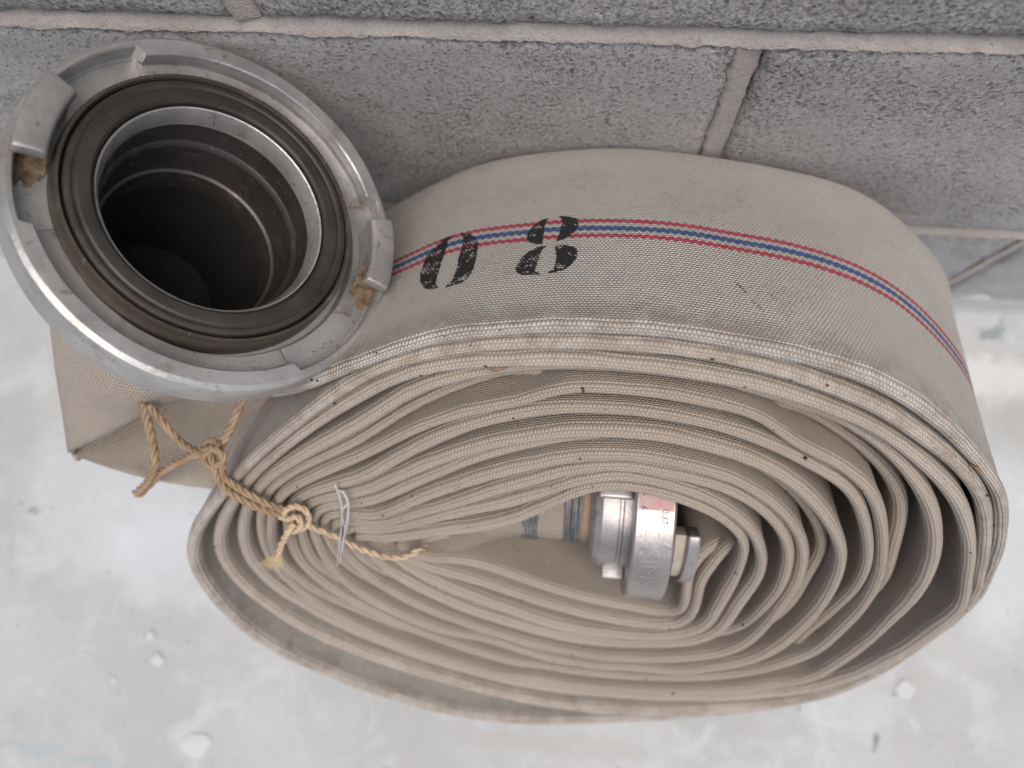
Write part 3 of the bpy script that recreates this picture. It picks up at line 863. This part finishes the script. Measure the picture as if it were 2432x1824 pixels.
def lug(a0, a1, tip):
    """claw: curved block standing on the flange, undercut at its leading end."""
    ax = CN
    xr = (Vector((1, 0, 0)) - ax * ax.x).normalized()
    yr = ax.cross(xr)
    bm = bmesh.new()
    def sector(b0, b1, prof, n=14):
        rings = []
        for i in range(n + 1):
            t = R(b0 + (b1 - b0) * i / n)
            rings.append([bm.verts.new(Vector(CPL_C) + (xr * math.cos(t) + yr * math.sin(t)) * (r * CR) + ax * z) for r, z in prof])
        m = len(prof)
        for i in range(n):
            for j in range(m):
                bm.faces.new((rings[i][j], rings[i + 1][j], rings[i + 1][(j + 1) % m], rings[i][(j + 1) % m]))
        bm.faces.new(rings[0][::-1])
        bm.faces.new(rings[-1])
    sector(a0, a1, [(.820, .0020), (.966, .0020), (.966, .0066), (.960, .0075), (.915, .0080), (.835, .0076), (.822, .0064)])
    sector(a0 + (1.5 if tip > 0 else 8.5), a1 - (8.5 if tip > 0 else 1.5), [(.83, -.010), (.956, -.010), (.956, .0026), (.83, .0026)])
    bmesh.ops.recalc_face_normals(bm, faces=bm.faces)
    me = bpy.data.meshes.new("locking_lug")
    bm.to_mesh(me)
    bm.free()
    o = link("locking_lug", me, M_ALU2, cpl)
    o.modifiers.new("bevel", 'BEVEL').width = .0007
    o.modifiers["bevel"].segments = 2
    o.modifiers["bevel"].limit_method = 'ANGLE'
    # caked residue in the undercut
    bm = bmesh.new()
    rings = []
    for i in range(9):
        t = R(a1 - 9.5 + 15 * i / 8) if tip > 0 else R(a0 + 9.5 - 15 * i / 8)
        rr = []
        for r in np.linspace(.815, .947, 8):
            z = -.0094 + .0078 * (1 - i / 8) ** 1.5 + .0013 * noise.noise((r * 60, i * .9, a0))
            rr.append(bm.verts.new(Vector(CPL_C) + (xr * math.cos(t) + yr * math.sin(t)) * (r * CR) + ax * z))
        rings.append(rr)
    for i in range(8):
        for j in range(7):
            bm.faces.new((rings[i][j], rings[i][j + 1], rings[i + 1][j + 1], rings[i + 1][j]))
    bmesh.ops.recalc_face_normals(bm, faces=bm.faces)
    me = bpy.data.meshes.new("rust_residue")
    bm.to_mesh(me)
    bm.free()
    link("rust_residue", me, M_RUST, cpl)


lug(164, 191, 1)
lug(-8, 20, -1)

# ---- inner end of the hose with its coupling, inside the coil
IV, IA = -.145, .037
XA = np.array([1.0, 0, 0])


def incoil(x, v, a):
    return org + np.array([x, 0, 0]) + v * upv - a * nv


IC = incoil(0, IV, IA)
st = [(-.100, -.170, .088, .079, .0055), (-.086, -.170, .080, .072, .008), (-.072, -.168, .068, .060, .012), (-.056, -.160, .052, .044, .016), (-.040, -.149, .042, .031, .021), (-.025, -.145, .037, .0245, .0225), (-.006, -.145, .037, .0235, .0225), (.010, -.145, .037, .0225, .022), (.020, -.145, .037, .0215, .0215)]
P = catmull(np.array(st), 8)
vs, fs, uv = [], [], []
kk = 64
for i, (x, v, a, ra, rv) in enumerate(P):
    pinch = max(0, 1 - (x + .105) / .075)
    for j in range(kk):
        t = 2 * math.pi * j / kk
        fold = 1 + .16 * pinch * math.sin(3 * t + 1.2) + .05 * noise.noise((x * 50, math.cos(t) * 2, math.sin(t) * 2))
        vs.append(incoil(x, v + rv * fold * math.cos(t), a - ra * fold * math.sin(t)))
for i in range(len(P) - 1):
    for j in range(kk):
        j2 = (j + 1) % kk
        fs.append((i * kk + j, i * kk + j2, (i + 1) * kk + j2, (i + 1) * kk + j))
        c = .145 / kk
        uv.append(((P[i, 0], .2 + j * c), (P[i, 0], .2 + (j + 1) * c), (P[i + 1, 0], .2 + (j + 1) * c), (P[i + 1, 0], .2 + j * c)))
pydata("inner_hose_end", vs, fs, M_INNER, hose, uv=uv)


def ilathe(name, prof, mat, parent, **k):
    return lathe(name, IC, (1, 0, 0), UP, prof, mat, parent, **k)


M_ALU3 = mat_metal("worn_small_coupling", (.40, .375, .365), .34, .7)
M_CUFF = mat_plain("brown_cuff", (.24, .165, .115), (.33, .235, .17), 90, .75)
ilathe("hose_cuff", [(.0215, .0080), (.0228, .0086), (.0228, .0122), (.0215, .0128)], M_CUFF, hose)
icp = ilathe("inner_coupling", [(.0216, .012), (.0290, .0125), (.0325, .0145), (.0345, .018), (.0350, .0225), (.0350, .0262), (.0338, .0268), (.0338, .0282), (.0350, .0288), (.0350, .0325), (.034, .0335)], M_ALU3, hose)
RG = .0500
ilathe("collar_ring", [(.034, .0325), (RG - .0010, .0325), (RG, .0335), (RG, .0512), (RG - .0010, .0522), (.030, .0522)], M_ALU3, icp)
ilathe("face_gasket", [(.0470, .0518), (.0465, .0530), (.030, .0530), (.028, .048), (.001, .040)], M_DARK, icp)


def arc_block(name, q0, q1, r0, r1, x0, x1, mat, parent, bev=.0015):
    bm = bmesh.new()
    n = 10
    rings = []
    for i in range(n + 1):
        t = R(q0 + (q1 - q0) * i / n)
        dr = UP * math.cos(t) + NV * math.sin(t)
        rings.append([bm.verts.new(Vector(IC) + dr * r + Vector((x, 0, 0))) for r, x in ((r0, x0), (r1, x0), (r1, x1), (r0, x1))])
    for i in range(n):
        for j in range(4):
            bm.faces.new((rings[i][j], rings[i + 1][j], rings[i + 1][(j + 1) % 4], rings[i][(j + 1) % 4]))
    bm.faces.new(rings[0][::-1])
    bm.faces.new(rings[-1])
    bmesh.ops.recalc_face_normals(bm, faces=bm.faces)
    me = bpy.data.meshes.new(name)
    bm.to_mesh(me)
    bm.free()
    o = link(name, me, mat, parent)
    b = o.modifiers.new("bevel", 'BEVEL')
    b.width = bev
    b.segments = 3
    b.limit_method = 'ANGLE'
    return o


M_NECK = mat_plain("limed_neck", (.36, .31, .25), (.46, .41, .35), 80, .6)
arc_block("lug_neck", 62, 128, .026, .0370, .0520, .0602, M_NECK, icp, .0006)
arc_block("locking_lug", 60, 138, .026, .0400, .0600, .0668, M_ALU3, icp)
arc_block("collar_rib", 122, 152, .029, .0415, .0200, .0326, M_ALU3, icp, .0045)
arc_block("collar_rib", 10, 38, .030, .0390, .0150, .0326, M_ALU3, icp)


def wire(name, x0, x1, r, parent):
    vs, fs = [], []
    turns = max(3, int((x1 - x0) / .0012))
    n = turns * 48
    for i in range(n + 1):
        t = 2 * math.pi * i / 48
        x = x0 + (x1 - x0) * i / n + .0004 * math.sin(t * 1.7)
        rr = r + .0002 * math.sin(i * 1.3)
        for k in range(5):
            q = 2 * math.pi * k / 5
            rad = rr + .0008 * math.cos(q)
            dr = upv * math.cos(t) + nv * math.sin(t)
            vs.append(IC + dr * rad + np.array([x + .0008 * math.sin(q), 0, 0]))
    for i in range(n):
        for k in range(5):
            k2 = (k + 1) % 5
            fs.append((i * 5 + k, i * 5 + k2, (i + 1) * 5 + k2, (i + 1) * 5 + k))
    return pydata(name, vs, fs, M_WIRE, parent)


o = arc_block("red_paint_mark", 8, 43, RG - .002, RG + .00008, .0338, .0509, mat_plain("worn_red_paint", (.50, .20, .19), (.46, .36, .34), 130, .5), icp, .0001)
wire("wire_binding", -.0235, -.0145, .0236, hose)
wire("wire_binding", -.0010, .0075, .0236, hose)


def ring_text(body, q0, x0, size, depth, mat, parent, lift=0.0, bold=0.0):
    """lettering wrapped on the collar ring, running down its face, tops towards +x."""
    cu = bpy.data.curves.new(body, 'FONT')
    cu.body = body
    cu.size = size
    cu.extrude = depth
    cu.offset = bold
    ob = bpy.data.objects.new("tmp", cu)
    COL.objects.link(ob)
    dg = bpy.context.evaluated_depsgraph_get()
    me = bpy.data.meshes.new_from_object(ob.evaluated_get(dg))
    bpy.data.objects.remove(ob)
    bm = bmesh.new()
    bm.from_mesh(me)
    bmesh.ops.subdivide_edges(bm, edges=[e for e in bm.edges if e.calc_length() > size * .25], cuts=2)
    for v in bm.verts:
        q = R(q0) + v.co.x / RG
        rr = RG + v.co.z + lift
        dr = UP * math.cos(q) + NV * math.sin(q)
        v.co = Vector(IC) + dr * rr + Vector((x0 + v.co.y, 0, 0))
    bm.to_mesh(me)
    bm.free()
    return link("engraved_lettering" if mat is not M_INKMARK else "ink_stamp", me, mat, parent, smooth=False)


ring_text("SIMS", 64, .0365, .0135, .00025, M_ALU, icp, 0, -.0003)
ring_text("0,37", 42, .0455, .0042, .00004, M_INKMARK, icp, .00003)
ring_text("PN 16", 30, .0352, .0046, .00004, M_INKMARK, icp, .00003)
ring_text("85", 28, .0405, .0042, .00004, M_INKMARK, icp, .00003)

# ------------------------------------------------------------------ twine
twine = empty("jute_twine", tuple(ROPE['knot_b'][0]))
tag(twine, 'knotted brown jute twine tied through the left side of the rolled hose', 'twine')


def frames(P):
    T = np.gradient(P, axis=0)
    T /= np.linalg.norm(T, axis=1)[:, None]
    u = np.cross(T[0], [0.3, 0.2, 1.0]); u /= np.linalg.norm(u)
    U = []
    for t in T:
        u = u - t * np.dot(u, t)
        u /= np.linalg.norm(u)
        U.append(u.copy())
    U = np.array(U)
    return T, U, np.cross(T, U)


def rope(name, pts, r, mat, parent, plies=3, seed=0.0, pitch=None):
    P, s = resample(catmull(np.array(pts), 10), .0007)
    P = smooth1(P, 3)
    T, U, V = frames(P)
    pitch = pitch or r * 7.5
    vs, fs = [], []
    ns = 7
    for k in range(plies):
        b0 = len(vs)
        for i in range(len(P)):
            a = 2 * math.pi * (k / plies + s[i] / pitch) + .6 * noise.noise((s[i] * 60, seed, 0))
            off = r * .50 * (1 + .12 * noise.noise((s[i] * 150, k, seed)))
            c = P[i] + (U[i] * math.cos(a) + V[i] * math.sin(a)) * off
            rad = r * .56 * (1 + .14 * noise.noise((s[i] * 220, k + 5, seed)))
            for q in range(ns):
                b = 2 * math.pi * q / ns
                vs.append(c + (U[i] * math.cos(b) + V[i] * math.sin(b)) * rad * (1 + .10 * math.sin(5 * q + s[i] * 900)))
        for i in range(len(P) - 1):
            for q in range(ns):
                q2 = (q + 1) % ns
                fs.append((b0 + i * ns + q, b0 + i * ns + q2, b0 + (i + 1) * ns + q2, b0 + (i + 1) * ns + q))
        fs.append(tuple(b0 + q for q in range(ns))[::-1])
        fs.append(tuple(b0 + (len(P) - 1) * ns + q for q in range(ns)))
    pydata(name, vs, fs, mat, parent)
    return P, r


hair_src = []
for nm, r, mat, name in (('strand_up', .00245, M_JUTE, "strand"), ('strand_mid', .0024, M_JUTE, "strand"), ('strand_left', .0024, M_JUTE, "strand"), ('strand_cross', .0022, M_JUTE, "strand"),
                         ('knot_a', .0019, M_JUTE, "knot"), ('strand_double_a', .0021, M_JUTE, "strand"), ('strand_double_b', .0021, M_JUTE, "strand"),
                         ('knot_b', .0019, M_JUTE2, "knot"), ('knot_c', .0019, M_JUTE2, "knot"), ('strand_tag', .0019, M_JUTE2, "strand"), ('strand_long', .00175, M_JUTE2, "strand")):
    hair_src.append(rope(name, ROPE[nm], r * .9, mat, twine, 3 if nm != 'strand_long' else 2, len(nm) + r * 999))


def hairs(name, segs, mat, parent):
    """thin three-sided fibres; segs = list of point lists with a radius."""
    vs, fs = [], []
    for pts, r in segs:
        pts = np.array(pts)
        T = np.gradient(pts, axis=0)
        b0 = len(vs)
        for i, p in enumerate(pts):
            t = T[i] / max(np.linalg.norm(T[i]), 1e-9)
            u = np.cross(t, [.31, .52, .8]); u /= np.linalg.norm(u)
            w = np.cross(t, u)
            rr = r * (1 - .75 * i / (len(pts) - 1))
            for q in range(3):
                a = 2 * math.pi * q / 3
                vs.append(p + (u * math.cos(a) + w * math.sin(a)) * rr)
        for i in range(len(pts) - 1):
            for q in range(3):
                q2 = (q + 1) % 3
                fs.append((b0 + i * 3 + q, b0 + i * 3 + q2, b0 + (i + 1) * 3 + q2, b0 + (i + 1) * 3 + q))
    return pydata(name, vs, fs, mat, parent)


rng = np.random.default_rng(4)
segs = []
for P, r in hair_src:
    for _ in range(int(len(P) * 1.1)):
        i = rng.integers(0, len(P))
        t = P[min(i + 1, len(P) - 1)] - P[max(i - 1, 0)]
        t /= max(np.linalg.norm(t), 1e-9)
        d = rng.normal(size=3); d -= t * d.dot(t) * .4; d /= np.linalg.norm(d)
        L = rng.uniform(.001, .0035)
        p0 = P[i] + d * r * .8
        b = rng.normal(size=3) * .0006
        segs.append(([p0, p0 + d * L * .4 + t * L * .3, p0 + d * L * .7 + t * L * .8 + b], .00006))
tag(hairs("loose_fibres", segs, M_JUTE2, twine), kind='stuff')
segs = []
a0 = np.array(FRAY[0])
for _ in range(240):
    w = rng.dirichlet([.22] * 5)
    e = sum(w[k] * np.array(FRAY[k + 1]) for k in range(5)) + rng.normal(size=3) * .0009
    s0 = a0 + rng.normal(size=3) * .0007
    mid = s0 * .5 + e * .5 + rng.normal(size=3) * .0005
    e2 = s0 + (e - s0) * rng.uniform(.75, 1.1)
    segs.append(([s0, mid, e2], .00017))
tag(hairs("frayed_end", segs, M_FRAY, twine), kind='stuff')

# ------------------------------------------------------------------ plastic shreds caught in the coil
n = NT("frosted_plastic")
M_SHRED = n.out((.62, .63, .64), .35, Transmission_Weight=.35)
shred = empty("plastic_shred", tuple(SHRED[0][0]))
tag(shred, 'torn whitish plastic threads caught between the hose wraps beside the twine', 'plastic shred')
for q, pts in enumerate(SHRED):
    P, s = resample(catmull(np.array(pts), 8), .001)
    T, U, V = frames(P)
    vs, fs = [], []
    for i in range(len(P)):
        w = .00052 * (1 - .5 * i / len(P)) * (1 + .4 * noise.noise((s[i] * 90, q, 1)))
        tw = 1.2 * noise.noise((s[i] * 40, q, 5))
        u = U[i] * math.cos(tw) + V[i] * math.sin(tw)
        vv2 = -U[i] * math.sin(tw) + V[i] * math.cos(tw)
        for a, b in ((-w, -.00012), (w, -.00012), (w, .00012), (-w, .00012)):
            vs.append(P[i] + u * a + vv2 * b)
    for i in range(len(P) - 1):
        for k in range(4):
            fs.append((i * 4 + k, i * 4 + (k + 1) % 4, (i + 1) * 4 + (k + 1) % 4, (i + 1) * 4 + k))
    pydata("thread", vs, fs, M_SHRED, shred)

# ------------------------------------------------------------------ loose fuzz, grit and flakes on the hose
segs = []
for _ in range(900):
    i = rng.integers(20, N_ - 20)
    ph = rng.uniform(-1.2, 1.2)
    h = hh[i]
    a = h * (1 - math.cos(ph))
    p0 = hose_point(cl[i, :2], nor[i], rec[i], a, h * math.sin(ph))
    d = math.cos(ph) * nv + math.sin(ph) * (nor[i][0] * XA + nor[i][1] * upv) + rng.normal(size=3) * .5
    L = rng.uniform(.0006, .0022)
    b = rng.normal(size=3) * L * .4
    segs.append(([p0, p0 + d * L * .5, p0 + d * L + b], .000045))
tag(hairs("canvas_fuzz", segs, M_TAIL, hose), kind='stuff')


def crumb_mesh(items, name, mat):
    vs, fs = [], []
    for p, r, sd in items:
        b = len(vs)
        ax = [Vector((1, 0, 0)), Vector((0, 1, 0)), Vector((0, 0, 1))]
        for k, d in enumerate(((1, 0, 0), (-1, 0, 0), (0, 1, 0), (0, -1, 0), (0, 0, 1), (0, 0, -1))):
            q = r * (.6 + .8 * abs(noise.noise((sd, k * 1.7, 3.1))) + .2)
            vs.append((p[0] + d[0] * q, p[1] + d[1] * q * .8, p[2] + d[2] * q * .6))
        for t in ((0, 2, 4), (2, 1, 4), (1, 3, 4), (3, 0, 4), (2, 0, 5), (1, 2, 5), (3, 1, 5), (0, 3, 5)):
            fs.append(tuple(b + x for x in t))
    return pydata(name, vs, fs, mat, None, smooth=False)


items = []
for q in range(80):
    i = rng.integers(20, N_ - 20)
    ph = rng.uniform(-.9, 1.3)
    h = hh[i]
    p = hose_point(cl[i, :2], nor[i], rec[i], h * (1 - math.cos(ph)), h * math.sin(ph))
    items.append((p, rng.uniform(.0003, .0010) if q > 12 else rng.uniform(.0008, .0012), q * 1.37))
for q in range(40):
    x, y = rng.uniform(-.55, .45), rng.uniform(-.5, -.02)
    items.append((np.array([x, y, .0002]), rng.uniform(.0004, .0013), q * 2.1))
tag(crumb_mesh(items, "grit", M_GRIT), 'dark grit crumbs scattered over hose and floor', None, None, 'stuff')


def flake(name, c, d1, d2, ln, wd, mat, label):
    c, d1, d2 = Vector(c), Vector(d1).normalized(), Vector(d2).normalized()
    nn = d1.cross(d2).normalized()
    vs, fs = [], []
    for i in range(9):
        t = i / 8
        w = wd * (math.sin(math.pi * (t * .9 + .08)) ** .8) * (1 + .3 * noise.noise((t * 5, ln * 900, 0)))
        for k in (-1, 0, 1):
            vs.append(c + d1 * ln * (t - .5) + d2 * w * k * .5 + nn * (.0012 * math.sin(t * 3) + (.0010 if k else 0)))
    for i in range(8):
        for k in range(2):
            fs.append((i * 3 + k, i * 3 + k + 1, (i + 1) * 3 + k + 1, (i + 1) * 3 + k))
    o = pydata(name, vs, fs, mat)
    md = o.modifiers.new("thickness", 'SOLIDIFY')
    md.thickness = .0003
    return o


def on_rim(wu, wv, front=.001):
    """point on the rim plane of the coil"""
    return org + np.array([wu, 0, 0]) + wv * upv + front * nv


fl = flake("leaf_flake", (-.0335, -.1380, .3600), (1, -.1, .15), (0, -.6, .45), .0105, .0052, M_LEAF, '')
tag(fl, 'small dry brown leaf flake stuck between the outer hose rims, top middle', 'leaf flake')
fl = flake("straw_bit", (.1702, -.1640, .3265), (.3, -.5, .8), (1, .2, .3), .0075, .0022, M_STRAW, '')
tag(fl, 'brown straw bit wedged between outer hose wraps on the right shoulder', 'straw bit')
